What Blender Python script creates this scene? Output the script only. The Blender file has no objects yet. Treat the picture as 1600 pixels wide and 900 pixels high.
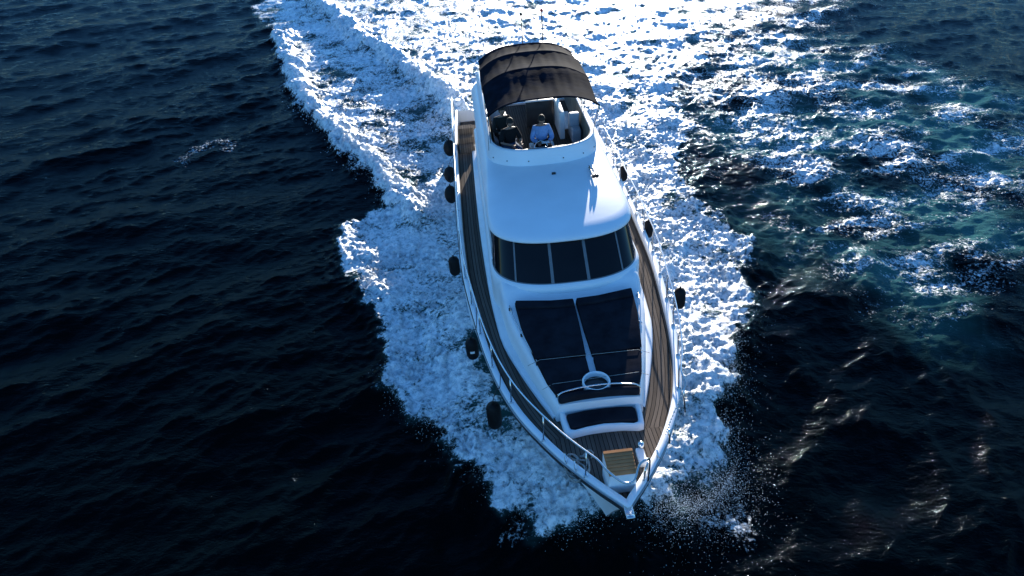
import bpy, bmesh, math, random
import numpy as np
from mathutils import Matrix, Vector, Euler

random.seed(7)
RNG = np.random.default_rng(11)
scene = bpy.context.scene
R = math.radians

# ------------------------------------------------------------------ camera
CAM_H, PITCH, FPX = 12.43, R(38.0), 1121.0          # drone height, tilt below horizontal, focal length in photo pixels
cd = bpy.data.cameras.new('Camera')
cam = bpy.data.objects.new('Camera', cd)
scene.collection.objects.link(cam)
cam.location = (0, 0, CAM_H)
cam.rotation_euler = (R(90) - PITCH, 0, 0)
cd.sensor_width = 36.0
cd.lens = 36.0 * FPX / 1600.0
cd.clip_start, cd.clip_end = 0.1, 20000
scene.camera = cam

# ------------------------------------------------------------------ daylight
SUN_EL, SUN_AZ = R(6.5), R(8.0)                   # azimuth measured from +Y towards +X
world = bpy.data.worlds.new('World'); scene.world = world
world.use_nodes = True
wn = world.node_tree.nodes; wl = world.node_tree.links
bg = wn['Background']
sky = wn.new('ShaderNodeTexSky'); sky.sky_type = 'NISHITA'
sky.sun_disc = False
sky.sun_elevation = SUN_EL; sky.sun_rotation = SUN_AZ
sky.altitude = 0; sky.air_density = 1.0; sky.dust_density = 0.0; sky.ozone_density = 5.0
wl.new(sky.outputs[0], bg.inputs[0]); bg.inputs[1].default_value = 0.15
sd = bpy.data.lights.new('Sun', 'SUN'); sd.energy = 4.2; sd.angle = R(0.5); sd.color = (1.0, 0.93, 0.83)
sun = bpy.data.objects.new('Sun', sd); scene.collection.objects.link(sun)
sv = Vector((math.sin(SUN_AZ) * math.cos(SUN_EL), math.cos(SUN_AZ) * math.cos(SUN_EL), math.sin(SUN_EL)))
sun.rotation_euler = sv.to_track_quat('Z', 'Y').to_euler(); sun.location = (20, 60, 40)
scene.view_settings.view_transform = 'Standard'; scene.view_settings.look = 'None'
scene.view_settings.exposure = 1.7; scene.view_settings.gamma = 1.0
scene.render.engine = 'CYCLES'
try:
    scene.cycles.use_denoising = True
    scene.cycles.max_bounces = 6; scene.cycles.glossy_bounces = 3; scene.cycles.diffuse_bounces = 3
    scene.cycles.sample_clamp_indirect = 4.0
except Exception:
    pass

# ------------------------------------------------------------------ helpers
BOAT_O = np.array([1.99, 7.20, 0.0]); YAW, HEEL = R(5.2), R(-4.1)
TRIM = R(-3.0)                                      # the bow rides 3 degrees high
_rx = Matrix.Rotation(TRIM, 3, 'X'); _m = _rx @ Euler((0, HEEL, YAW), 'XYZ').to_matrix()
BROT = _m.to_euler('XYZ'); BM = np.array(_m)
BOAT_O = np.array(_rx @ Vector((BOAT_O[0], BOAT_O[1], -11.6))) + [0, 0, 12.43]
YB = np.array([0.0, 9.0, 0.0])                      # the yacht's own origin, amidships on the waterline

def bw(p):                                          # boat coordinates (x across, y aft from the bow, z up) to world
    return BM @ np.asarray(p, float) + BOAT_O
def px(x, y, z=0.0):                                # a photo pixel on the level z
    u, v = (x - 800) / FPX, (y - 450) / FPX
    t = (CAM_H - z) / (math.sin(PITCH) + v * math.cos(PITCH))
    return (u * t, (math.cos(PITCH) - v * math.sin(PITCH)) * t)

def tag(o, label=None, cat=None, group=None, kind=None):
    if label: o['label'] = label
    if cat: o['category'] = cat
    if group: o['group'] = group
    if kind: o['kind'] = kind
    return o
def mobj(name, verts, faces, mat, parent=None, base=None, smooth=True, uv=None):
    """verts in boat coordinates; a child keeps its parent's base, a top-level thing is placed in the world"""
    v = np.asarray(verts, float)
    b = np.asarray(base if base is not None else (parent['_b'] if parent is not None else (0, 0, 0)), float)
    me = bpy.data.meshes.new(name)
    me.from_pydata((v - b).tolist(), [], [list(map(int, f)) for f in faces])
    if uv is not None:
        l = me.uv_layers.new(name='plank')
        li = np.zeros(len(me.loops), dtype=np.int32); me.loops.foreach_get('vertex_index', li)
        l.data.foreach_set('uv', np.asarray(uv, np.float32)[li].ravel())
    me.validate(); me.update()
    if smooth: me.polygons.foreach_set('use_smooth', [True] * len(me.polygons))
    for m in (mat if isinstance(mat, (list, tuple)) else [mat]): me.materials.append(m)
    o = bpy.data.objects.new(name, me); scene.collection.objects.link(o)
    if parent is not None: o.parent = parent
    else:
        o.location = bw(b); o.rotation_euler = BROT
    BASES[o.name] = b
    return o
BASES = {}
class _B(dict): pass
def child(name, vf, mat, parent, smooth=True, uv=None):
    b = BASES[parent.name] if parent.name in BASES else YB
    o = mobj(name, vf[0], vf[1], mat, None, b, smooth, uv)
    o.location = (0, 0, 0); o.rotation_euler = (0, 0, 0); o.parent = parent
    BASES[o.name] = b
    return o
def empty(name, base):
    o = bpy.data.objects.new(name, None); scene.collection.objects.link(o)
    o.empty_display_size = 0.2
    o.location = bw(base); o.rotation_euler = BROT; BASES[o.name] = np.asarray(base, float)
    return o
def sharp(o, ang=35):
    o.data.set_sharp_from_angle(angle=R(ang)); return o

def cat(*parts):
    V, F, n = [], [], 0
    for v, f in parts:
        v = np.asarray(v, float); V.append(v); F += [[i + n for i in q] for q in f]; n += len(v)
    return np.vstack(V), F
def loft(rows, close=False, cap=False):
    rows = [np.asarray(r, float) for r in rows]; n = len(rows[0]); V = np.vstack(rows); F = []
    for i in range(len(rows) - 1):
        for j in range(n if close else n - 1):
            k = (j + 1) % n
            F.append([i * n + j, i * n + k, (i + 1) * n + k, (i + 1) * n + j])
    if cap:
        F.append(list(range(n))[::-1]); F.append([(len(rows) - 1) * n + j for j in range(n)])
    return V, F
def tube(pts, r, n=8):
    P = np.asarray(pts, float); m = len(P); rr = np.full(m, r) if np.isscalar(r) else np.asarray(r, float)
    rows = []; ref = None
    for i in range(m):
        t = P[min(i + 1, m - 1)] - P[max(i - 1, 0)]; t = t / (np.linalg.norm(t) + 1e-9)
        if ref is None:
            ref = np.array([0, 0, 1.]) if abs(t[2]) < .9 else np.array([1., 0, 0])
        a = np.cross(t, ref); a /= np.linalg.norm(a) + 1e-9; b = np.cross(a, t); ref = b
        ang = np.linspace(0, 2 * np.pi, n, endpoint=False)
        rows.append(P[i] + rr[i] * (np.cos(ang)[:, None] * a + np.sin(ang)[:, None] * b))
    return loft(rows, close=True, cap=True)
def bezier(pts, n=8):                               # Catmull-Rom through points
    P = np.asarray(pts, float); Q = np.vstack([2 * P[0] - P[1], P, 2 * P[-1] - P[-2]]); out = []
    for i in range(1, len(Q) - 2):
        for t in np.linspace(0, 1, n, endpoint=False):
            a, b, c, d = Q[i - 1], Q[i], Q[i + 1], Q[i + 2]
            out.append(.5 * (2 * b + (c - a) * t + (2 * a - 5 * b + 4 * c - d) * t ** 2 + (3 * b - a - 3 * c + d) * t ** 3))
    out.append(P[-1]); return np.array(out)
def bm_vf(bm):
    bm.verts.index_update()
    V = np.array([v.co[:] for v in bm.verts]); F = [[v.index for v in f.verts] for f in bm.faces]; bm.free(); return V, F
def box(x0, x1, y0, y1, z0, z1, bev=0.02, seg=2):
    bm = bmesh.new(); bmesh.ops.create_cube(bm, size=1)
    for v in bm.verts:
        v.co = Vector(((x0 + x1) / 2 + v.co.x * (x1 - x0), (y0 + y1) / 2 + v.co.y * (y1 - y0), (z0 + z1) / 2 + v.co.z * (z1 - z0)))
    if bev > 0: bmesh.ops.bevel(bm, geom=bm.edges[:], offset=bev, segments=seg, affect='EDGES', profile=.6)
    return bm_vf(bm)
def slab(outline, z0, z1, bev=0.03, seg=3):
    """an outline (x, y) extruded from z0 to z1, rounded edges"""
    bm = bmesh.new(); vs = [bm.verts.new((p[0], p[1], z0)) for p in outline]
    f = bm.faces.new(vs); bm.normal_update()
    if f.normal.z > 0: f.normal_flip()
    ex = bmesh.ops.extrude_face_region(bm, geom=[f])
    for v in [g for g in ex['geom'] if isinstance(g, bmesh.types.BMVert)]: v.co.z = z1
    bm.normal_update()
    if bev > 0:
        es = [e for e in bm.edges if not (abs(e.verts[0].co.z - z0) < 1e-6 and abs(e.verts[1].co.z - z0) < 1e-6)]
        es = [e for e in es if e.calc_face_angle(0) > .3]
        bmesh.ops.bevel(bm, geom=es, offset=bev, segments=seg, affect='EDGES', profile=.5)
    return bm_vf(bm)
def ball(c, r, n=12, m=8, s=(1, 1, 1)):
    rows = []
    for i in range(m + 1):
        th = np.pi * i / m; ph = np.linspace(0, 2 * np.pi, n, endpoint=False)
        q = max(math.sin(th), 1e-3)
        rows.append(np.c_[r * s[0] * q * np.cos(ph), r * s[1] * q * np.sin(ph), np.full(n, r * s[2] * math.cos(th))] + np.asarray(c))
    return loft(rows, close=True)
def curve(xs, ys):                                  # monotone cubic
    xs = np.asarray(xs, float); ys = np.asarray(ys, float); d = np.diff(ys) / np.diff(xs)
    m = np.r_[d[0], np.where(d[:-1] * d[1:] > 0, 2 * d[:-1] * d[1:] / (d[:-1] + d[1:] + 1e-12), 0), d[-1]]
    def fn(x):
        x = np.clip(np.asarray(x, float), xs[0], xs[-1]); i = np.clip(np.searchsorted(xs, x) - 1, 0, len(xs) - 2)
        h = xs[i + 1] - xs[i]; t = (x - xs[i]) / h
        return ((2 * t**3 - 3 * t**2 + 1) * ys[i] + (t**3 - 2 * t**2 + t) * h * m[i] + (-2 * t**3 + 3 * t**2) * ys[i + 1] + (t**3 - t**2) * h * m[i + 1])
    return fn

# ------------------------------------------------------------------ materials
def material(name, col, rough=.5, metal=0., spec=.5, coat=0., var=.08, vscale=6., bump=0., bscale=40., col2=None, ior=None):
    m = bpy.data.materials.new(name); m.use_nodes = True
    n, l = m.node_tree.nodes, m.node_tree.links; p = n['Principled BSDF']
    p.inputs['Roughness'].default_value = rough; p.inputs['Metallic'].default_value = metal
    p.inputs['Specular IOR Level'].default_value = spec; p.inputs['Coat Weight'].default_value = coat
    if ior: p.inputs['IOR'].default_value = ior
    tc = n.new('ShaderNodeTexCoord'); nz = n.new('ShaderNodeTexNoise'); nz.inputs['Scale'].default_value = vscale; nz.inputs['Detail'].default_value = 6
    l.new(tc.outputs['Object'], nz.inputs['Vector'])
    mx = n.new('ShaderNodeMix'); mx.data_type = 'RGBA'
    c2 = col2 if col2 else tuple(c * (1 - var * 2.2) for c in col)
    mx.inputs[6].default_value = (*c2, 1); mx.inputs[7].default_value = (*col, 1)
    mr = n.new('ShaderNodeMapRange'); mr.inputs[1].default_value = .3; mr.inputs[2].default_value = .65
    l.new(nz.outputs['Fac'], mr.inputs[0]); l.new(mr.outputs[0], mx.inputs[0]); l.new(mx.outputs[2], p.inputs['Base Color'])
    if bump > 0:
        nb = n.new('ShaderNodeTexNoise'); nb.inputs['Scale'].default_value = bscale; nb.inputs['Detail'].default_value = 5
        l.new(tc.outputs['Object'], nb.inputs['Vector'])
        b = n.new('ShaderNodeBump'); b.inputs['Strength'].default_value = bump; b.inputs['Distance'].default_value = .02
        l.new(nb.outputs['Fac'], b.inputs['Height']); l.new(b.outputs[0], p.inputs['Normal'])
    return m
M = {}
M['gel'] = material('white_gelcoat', (.80, .81, .82), .36, ior=1.3, var=.03, vscale=1.3, bump=.03, bscale=3)
M['gel2'] = material('white_moulding', (.76, .77, .78), .4, var=.05, vscale=2.5)
M['steel'] = material('stainless_steel', (.62, .63, .64), .18, metal=1., var=.05)
M['alu'] = material('grey_mullion', (.16, .165, .17), .45, var=.08)
M['glass'] = material('tinted_glass', (.006, .006, .007), .06, spec=.3, var=.2, vscale=1.2)
M['canvas'] = material('black_canvas', (.009, .0125, .021), .85, spec=.3, var=.25, vscale=3, bump=.3, bscale=5, ior=1.06)
M['cushion'] = material('charcoal_cushion', (.020, .0205, .026), .9, spec=.05, var=.2, vscale=4, bump=.35, bscale=5, ior=1.02)
M['fender'] = material('black_fender', (.0045, .0045, .0055), .65, spec=.25, var=.3, vscale=12, bump=.1)
M['rope'] = material('pale_rope', (.42, .40, .36), .9, var=.25, vscale=60, bump=.6, bscale=120)
M['cord'] = material('dark_cord', (.03, .03, .035), .8)
M['lining'] = material('beige_lining', (.20, .18, .15), .8, var=.2, vscale=5, bump=.2)
M['lining2'] = material('charcoal_panel', (.05, .047, .045), .7, var=.2, vscale=5)
M['seat'] = material('pale_grey_vinyl', (.45, .48, .52), .5, var=.08, vscale=5, bump=.1, bscale=12)
M['black'] = material('black_plastic', (.012, .012, .013), .4)
M['red'] = material('red_lens', (.35, .02, .02), .3)
M['chain'] = material('bright_chain', (.75, .72, .66), .15, metal=1.)
def teak(name, col, gap, cau, width):
    m = bpy.data.materials.new(name); m.use_nodes = True
    n, l = m.node_tree.nodes, m.node_tree.links; p = n['Principled BSDF']; p.inputs['Roughness'].default_value = .75
    p.inputs['IOR'].default_value = 1.05
    uv = n.new('ShaderNodeUVMap'); uv.uv_map = 'plank'; sp = n.new('ShaderNodeSeparateXYZ'); l.new(uv.outputs[0], sp.inputs[0])
    def math_(op, a, b=None):
        q = n.new('ShaderNodeMath'); q.operation = op
        for i, s in enumerate((a, b)):
            if s is None: continue
            if isinstance(s, (int, float)): q.inputs[i].default_value = s
            else: l.new(s, q.inputs[i])
        return q.outputs[0]
    t = math_('DIVIDE', sp.outputs[0], width); fr = math_('FRACT', t); fl = math_('FLOOR', t)
    line = math_('LESS_THAN', fr, gap)
    wn_ = n.new('ShaderNodeTexWhiteNoise'); wn_.noise_dimensions = '1D'; l.new(fl, wn_.inputs['W'])
    cmb = n.new('ShaderNodeCombineXYZ'); l.new(math_('MULTIPLY', sp.outputs[0], 60.), cmb.inputs[0]); l.new(math_('MULTIPLY', sp.outputs[1], 3.), cmb.inputs[1])
    nz = n.new('ShaderNodeTexNoise'); nz.inputs['Scale'].default_value = 1; nz.inputs['Detail'].default_value = 5; l.new(cmb.outputs[0], nz.inputs['Vector'])
    v = math_('ADD', math_('MULTIPLY', wn_.outputs[0], .45), math_('MULTIPLY', nz.outputs['Fac'], .8)); v = math_('ADD', v, .35)
    hs = n.new('ShaderNodeMix'); hs.data_type = 'RGBA'; hs.blend_type = 'MULTIPLY'; hs.inputs[0].default_value = 1; hs.inputs[6].default_value = (*col, 1); l.new(v, hs.inputs[7])
    mx = n.new('ShaderNodeMix'); mx.data_type = 'RGBA'; l.new(line, mx.inputs[0]); l.new(hs.outputs[2], mx.inputs[6]); mx.inputs[7].default_value = (*cau, 1)
    l.new(mx.outputs[2], p.inputs['Base Color'])
    b = n.new('ShaderNodeBump'); b.inputs['Strength'].default_value = .5; b.inputs['Distance'].default_value = .004; b.invert = True
    l.new(line, b.inputs['Height']); l.new(b.outputs[0], p.inputs['Normal'])
    return m
M['teak'] = teak('weathered_teak', (.115, .092, .075), .16, (.012, .012, .012), .075)
M['teak2'] = teak('warm_teak', (.40, .19, .085), .12, (.03, .02, .015), .06)
M['teak3'] = teak('flybridge_teak', (.10, .082, .068), .14, (.016, .015, .014), .07)

# ------------------------------------------------------------------ numpy noise
def perlin(x, y, seed=0):
    xi = np.floor(x).astype(np.int64); yi = np.floor(y).astype(np.int64); xf = x - xi; yf = y - yi
    def grad(ix, iy, dx, dy):
        h = (ix * 374761393 + iy * 668265263 + seed * 982451653) & 0xffffffff
        h = ((h ^ (h >> 13)) * 1274126177) & 0xffffffff; h = h ^ (h >> 16)
        a = (h & 0xffff) * (2 * np.pi / 65536.)
        return np.cos(a) * dx + np.sin(a) * dy
    u = xf * xf * xf * (xf * (xf * 6 - 15) + 10); v = yf * yf * yf * (yf * (yf * 6 - 15) + 10)
    a = grad(xi, yi, xf, yf); b = grad(xi + 1, yi, xf - 1, yf); c = grad(xi, yi + 1, xf, yf - 1); d = grad(xi + 1, yi + 1, xf - 1, yf - 1)
    return 1.5 * ((a * (1 - u) + b * u) * (1 - v) + (c * (1 - u) + d * u) * v)
def fbm(x, y, seed, octs=3, gain=.5):
    s = 0; a = 1.
    for o in range(octs): s = s + a * perlin(x * 2**o, y * 2**o, seed + o * 7); a *= gain
    return s
def sstep(a, b, x):
    t = np.clip((x - a) / (b - a), 0, 1); return t * t * (3 - 2 * t)

# ------------------------------------------------------------------ the sea
def graded(lo, hi, c0, c1, s0, grow, far):
    """coordinates: fine from c0 to c1, widening outside, stretching to far"""
    out = list(np.arange(c0, c1, s0)); s = s0; a = c1
    while a < hi: out.append(a); s = min(s * (1 + grow), .16); a += s
    s = max(s, .1)
    while a < far: out.append(a); s *= 1.22; a += s
    out.append(far); s = s0; a = c0 - s0; left = []
    while a > lo: left.append(a); s = min(s * (1 + grow), .16); a -= s
    s = max(s, .1)
    while a > -far: left.append(a); s *= 1.22; a -= s
    left.append(-far)
    return np.array(left[::-1] + out)
gx = graded(-42, 44, -6.5, 11.5, .055, .006, 5000)
gy = graded(4.0, 62, 6.5, 24., .055, .006, 5000)
X, Y = np.meshgrid(gx, gy)
sx = np.gradient(gx); sy = np.gradient(gy)
SP = np.maximum(sx[None, :], sy[:, None])                              # local mesh spacing
inner = (X > -46) & (X < 48) & (Y > 1) & (Y < 68)
idx = np.where(inner.ravel())[0]
x = X.ravel()[idx]; y = Y.ravel()[idx]; sp = SP.ravel()[idx]

def poly(points, feather, warp=(0, 0)):
    """1 inside a polygon of photo pixels laid on the water, falling to 0 across the feather (metres)"""
    P = np.array([px(*p) for p in points]); out = np.zeros_like(x); m = 1.5 + feather
    sel = np.where((x > P[:, 0].min() - m) & (x < P[:, 0].max() + m) & (y > P[:, 1].min() - m) & (y < P[:, 1].max() + m))[0]
    a, b = x[sel] + (warp[0][sel] if hasattr(warp[0], '__len__') else 0), y[sel] + (warp[1][sel] if hasattr(warp[1], '__len__') else 0)
    ins = np.zeros(len(sel), bool); dm = np.full(len(sel), 1e9)
    for i in range(len(P)):
        p, q = P[i], P[(i + 1) % len(P)]; e = q - p
        t = np.clip(((a - p[0]) * e[0] + (b - p[1]) * e[1]) / (e @ e), 0, 1)
        dm = np.minimum(dm, (a - p[0] - t * e[0])**2 + (b - p[1] - t * e[1])**2)
        c = ((p[1] > b) != (q[1] > b))
        ins ^= c & (a < (q[0] - p[0]) * (b - p[1]) / (q[1] - p[1] + 1e-12) + p[0])
    d = np.sqrt(dm) * np.where(ins, 1, -1)
    out[sel] = sstep(-feather * .5, feather * .5, d); return out
def line(points, width, warp=(0, 0), offset=None):
    P = bezier([px(*p) for p in points], 4); dm = np.full(len(x), 1e9)
    sel = np.where((x > P[:, 0].min() - 4) & (x < P[:, 0].max() + 4) & (y > P[:, 1].min() - 4) & (y < P[:, 1].max() + 4))[0]
    a, b = x[sel] + (warp[0][sel] if hasattr(warp[0], '__len__') else 0), y[sel] + (warp[1][sel] if hasattr(warp[1], '__len__') else 0)
    dd = np.full(len(sel), 1e9)
    for p, q in zip(P[:-1], P[1:]):
        e = q - p; t = np.clip(((a - p[0]) * e[0] + (b - p[1]) * e[1]) / (e @ e + 1e-9), 0, 1)
        dd = np.minimum(dd, (a - p[0] - t * e[0])**2 + (b - p[1] - t * e[1])**2)
    dm[sel] = dd; return np.exp(-dm / width**2)

w1 = (.55 * fbm(x * .8, y * .8, 3, 4, .6), .55 * fbm(x * .8, y * .8, 31, 4, .6))
w2 = (.3 * fbm(x * 1.3, y * 1.3, 5, 4, .65), .3 * fbm(x * 1.3, y * 1.3, 51, 4, .65))

# where the wake and the painted sun glitter lie (outlines on the water)
stern_wake = poly([(430, -30), (505, 12), (565, 58), (640, 110), (700, 160), (715, 210), (740, 330), (960, 330), (1010, 230), (1085, 195), (1050, 130), (1080, 70), (1190, 0), (1230, -30)], .9, w1)
left_band = poly([(390, 15), (450, 62), (452, 95), (467, 132), (482, 168), (512, 192), (548, 232), (600, 280), (640, 335), (690, 340), (760, 300), (720, 180), (640, 112), (560, 56), (500, 4), (440, -25)], .5, w2)
left_foam = poly([(532, 385), (545, 348), (570, 330), (640, 318), (700, 270), (780, 280), (860, 420), (960, 740), (965, 800), (925, 822), (890, 833), (832, 826), (778, 795), (768, 756), (706, 714), (680, 668), (640, 652), (602, 602), (596, 560), (602, 512), (572, 465), (540, 420)], .5, w2)
right_foam = poly([(960, 808), (1000, 805), (1055, 800), (1105, 755), (1135, 700), (1122, 650), (1143, 600), (1152, 540), (1166, 480), (1158, 425), (1182, 388), (1132, 352), (1085, 312), (1056, 275), (1060, 232), (1090, 190), (930, 150), (900, 420), (930, 700)], .5, w2)
hull_gap = poly([(733, 520), (745, 580), (775, 640), (812, 680), (840, 690), (800, 560), (770, 500)], .45, w2)
spray_r = poly([(1000, 815), (1070, 845), (1140, 840), (1162, 790), (1160, 735), (1130, 690), (1060, 740)], 1.2, w1)
spray_l = poly([(760, 770), (800, 835), (900, 855), (960, 830), (940, 790), (830, 800)], .8, w1)
churn = poly([(1080, 140), (1190, 60), (1300, 60), (1420, 85), (1640, 170), (1640, 480), (1480, 510), (1360, 470), (1260, 400), (1180, 330), (1110, 250)], 4.5, w1)
glint = poly([(1000, 90), (1040, -30), (1360, -30), (1290, 60), (1330, 160), (1220, 260), (1120, 240)], 5., w1)  # sun glitter painted as extra white foam, over some real stern-wake foam
crestA = line([(440, 55), (455, 95), (467, 132), (484, 168), (514, 194), (550, 234), (592, 272), (628, 310), (650, 345)], .42, w2)
crestB = line([(480, -20), (520, 24), (565, 58), (640, 108), (690, 148), (712, 185)], .55, w2)
edgeL = line([(545, 365), (540, 400), (572, 465), (600, 520), (604, 595), (645, 645), (690, 685), (745, 745), (790, 800)], .5, w2)
edgeR = line([(1085, 310), (1180, 388), (1160, 440), (1164, 485), (1150, 545), (1135, 610), (1118, 660)], .45, w2)
bowL = line([(930, 800), (880, 770), (800, 690), (750, 600), (715, 500)], 1.0, w2)
bowR = line([(1000, 800), (1060, 740), (1090, 640), (1095, 560)], .8, w2)

big = fbm(x * .22, y * .22, 77, 4, .55); mid = fbm(x * .7, y * .7, 91, 3, .55)
streak = fbm(x * .35 + y * .12, y * .9 - x * .25, 63, 4, .6)
dens = np.maximum.reduce([
    stern_wake * (.64 + .35 * mid + .15 * streak), left_band * (.60 + .38 * mid + .15 * big), left_foam * (.76 + .35 * mid + .12 * streak), right_foam * (.78 + .36 * mid + .12 * streak),
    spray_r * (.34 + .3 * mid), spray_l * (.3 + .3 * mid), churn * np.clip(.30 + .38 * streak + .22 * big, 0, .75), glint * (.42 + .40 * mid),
    np.clip(crestA * 1.3, 0, 1.), np.clip(crestB * 1.2, 0, 1.), .95 * edgeL * left_foam, .95 * edgeR * right_foam])
churn2 = fbm(x * .25, y * .25, 15, 3, .6)
air = np.clip(np.maximum.reduce([churn * np.clip(.6 + 1.1 * churn2, 0, 1), stern_wake * .7, left_foam * .55, right_foam * .55, left_band * .35]), 0, 1)
small_cap = line([(285, 250), (310, 232), (345, 224), (372, 232)], .25, w2) * .36
dens = dens * (1 - .75 * hull_gap); dens = np.maximum(dens, small_cap); dens = np.clip(dens, 0, 1.05)

# wind waves as a sum of trochoids, short ones dropped where the mesh is too coarse
H = np.zeros_like(x); DX = np.zeros_like(x); DY = np.zeros_like(x)
calm = 1 - .55 * np.clip(dens, 0, 1)
gust = np.clip(1 + .35 * fbm(x * .12, y * .12, 8, 2), .4, 1.7)
NW = 130
lam = np.exp(RNG.uniform(math.log(.22), math.log(7.5), NW))
for L_ in lam:
    th = R(-55) + RNG.normal(0, .55); kx, ky = 2 * np.pi / L_ * math.cos(th), 2 * np.pi / L_ * math.sin(th)
    a = .0225 * L_ / (2 * np.pi) * min(1, (1.3 / L_)**.4)
    ok = sp < L_ / 3.2
    ph = kx * x + ky * y + RNG.uniform(0, 6.28)
    g = a * ok * gust
    H += g * np.cos(ph); DX -= 1.1 * g * math.cos(th) * np.sin(ph); DY -= 1.1 * g * math.sin(th) * np.sin(ph)
# diverging wake waves running off to the lower right
c0, c1 = np.array(px(1165, 395)), np.array(px(1600, 660)); e = (c1 - c0) / np.linalg.norm(c1 - c0); nrm = np.array([e[1], -e[0]])
dd = (x - c0[0]) * nrm[0] + (y - c0[1]) * nrm[1]; al = (x - c0[0]) * e[0] + (y - c0[1]) * e[1]
win = sstep(-2.5, 1.5, al) * np.exp(-(dd / 6.5)**2) * (1 - .5 * sstep(15, 30, al))
ph = 2 * np.pi * (dd + .35 * mid) / 2.7
H += .035 * win * (np.cos(ph) + .15 * np.cos(2 * ph)); DX -= .05 * win * np.sin(ph) * nrm[0]; DY -= .05 * win * np.sin(ph) * nrm[1]
H *= calm; DX *= calm; DY *= calm
# breaking crests, the bow wave and the tumbled foam
f = np.clip(dens, 0, 1)
H += .42 * crestA * (1 + .3 * mid) + .50 * crestB * (1 + .4 * mid) + .16 * edgeL + .14 * edgeR + .38 * bowL + .34 * bowR
res = lambda L_: np.clip((L_ / sp - 2.2) / 1.5, 0, 1)
bil = lambda s, seed: np.abs(perlin(x * s + 1.7 * w2[0], y * s + 1.7 * w2[1], seed))
tw = (.5 * fbm(x * 1.6, y * 1.6, 71, 4, .7), .5 * fbm(x * 1.6, y * 1.6, 72, 4, .7))
nn_ = lambda s, seed, e=1.: perlin((x + tw[0]) * s * e, (y + tw[1]) * s, seed)
rgh = np.clip(.75 + 1.1 * fbm(x * .9, y * .9, 301, 3, .6), .15, 1.7)
tumble = .10 * res(1.2) * nn_(.8, 201) + .10 * res(.5) * (-np.abs(nn_(1.7, 202)) + .3) + rgh * (.085 * res(.3) * nn_(3.4, 203, .8) + .055 * res(.2) * (-np.abs(nn_(6.1, 204)) + .3) + .03 * res(.12) * nn_(10., 205))
H += f * tumble * 1.15 + churn * .10 * fbm(x * .6, y * .6, 44, 4, .55)

Z = np.zeros(X.size); Z[idx] = H; XX = X.ravel().copy(); YY = Y.ravel().copy(); XX[idx] += DX; YY[idx] += DY
ny_, nx_ = X.shape
V = np.c_[XX, YY, Z].astype(np.float32)
ii = (np.arange(ny_ - 1)[:, None] * nx_ + np.arange(nx_ - 1)[None, :]).ravel()
Q = np.c_[ii, ii + 1, ii + nx_ + 1, ii + nx_].astype(np.int32)
me = bpy.data.meshes.new('sea_water'); me.vertices.add(len(V)); me.vertices.foreach_set('co', V.ravel())
me.loops.add(Q.size); me.loops.foreach_set('vertex_index', Q.ravel())
me.polygons.add(len(Q)); me.polygons.foreach_set('loop_start', np.arange(0, Q.size, 4, dtype=np.int32))
me.update(calc_edges=True); me.polygons.foreach_set('use_smooth', np.ones(len(Q), dtype=bool))
for nm, arr in (('foam', dens), ('air', air)):
    at = me.attributes.new(nm, 'FLOAT', 'POINT'); full = np.zeros(X.size, np.float32); full[idx] = arr; at.data.foreach_set('value', full)

m = bpy.data.materials.new('sea_water_and_foam'); m.use_nodes = True
n, l = m.node_tree.nodes, m.node_tree.links; n.remove(n['Principled BSDF']); out = n['Material Output']
def mt(op, a, b=None, c=None, clamp=False):
    q = n.new('ShaderNodeMath'); q.operation = op; q.use_clamp = clamp
    for i, s in enumerate((a, b, c)):
        if s is None: continue
        if isinstance(s, (int, float)): q.inputs[i].default_value = s
        else: l.new(s, q.inputs[i])
    return q.outputs[0]
geo = n.new('ShaderNodeNewGeometry')
def nz(scale, detail=6, rough=.6, dist=0., stretch=(1, 1, 1), rot=0.):
    mp = n.new('ShaderNodeMapping'); mp.inputs['Scale'].default_value = stretch; mp.inputs['Rotation'].default_value = (0, 0, rot); l.new(geo.outputs['Position'], mp.inputs[0])
    t = n.new('ShaderNodeTexNoise'); t.inputs['Scale'].default_value = scale; t.inputs['Detail'].default_value = detail
    t.inputs['Roughness'].default_value = rough; t.inputs['Distortion'].default_value = dist; l.new(mp.outputs[0], t.inputs['Vector']); return t.outputs['Fac']
af = n.new('ShaderNodeAttribute'); af.attribute_name = 'foam'; aa = n.new('ShaderNodeAttribute'); aa.attribute_name = 'air'
D = af.outputs['Fac']
lace = mt('SUBTRACT', 1., mt('MULTIPLY', mt('ABSOLUTE', mt('SUBTRACT', nz(1.5, 9, .62, 1.4), .5)), 6.), clamp=True)
lace2 = mt('SUBTRACT', 1., mt('MULTIPLY', mt('ABSOLUTE', mt('SUBTRACT', nz(4.2, 8, .62, 1.0), .5)), 6.), clamp=True)
fine = nz(13, 6, .7)
val = mt('ADD', mt('MULTIPLY', D, 1.45), -1.0)
val = mt('ADD', val, mt('MULTIPLY', lace, .45)); val = mt('ADD', val, mt('MULTIPLY', lace2, .35)); val = mt('ADD', val, mt('MULTIPLY', mt('SUBTRACT', fine, .5), 2.1))
ms = n.new('ShaderNodeMapRange'); ms.interpolation_type = 'SMOOTHSTEP'; ms.inputs[1].default_value = 0.; ms.inputs[2].default_value = .62; l.new(val, ms.inputs[0])
FF = mt('MULTIPLY', ms.outputs[0], mt('MULTIPLY', D, 8., clamp=True), clamp=True)
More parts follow.
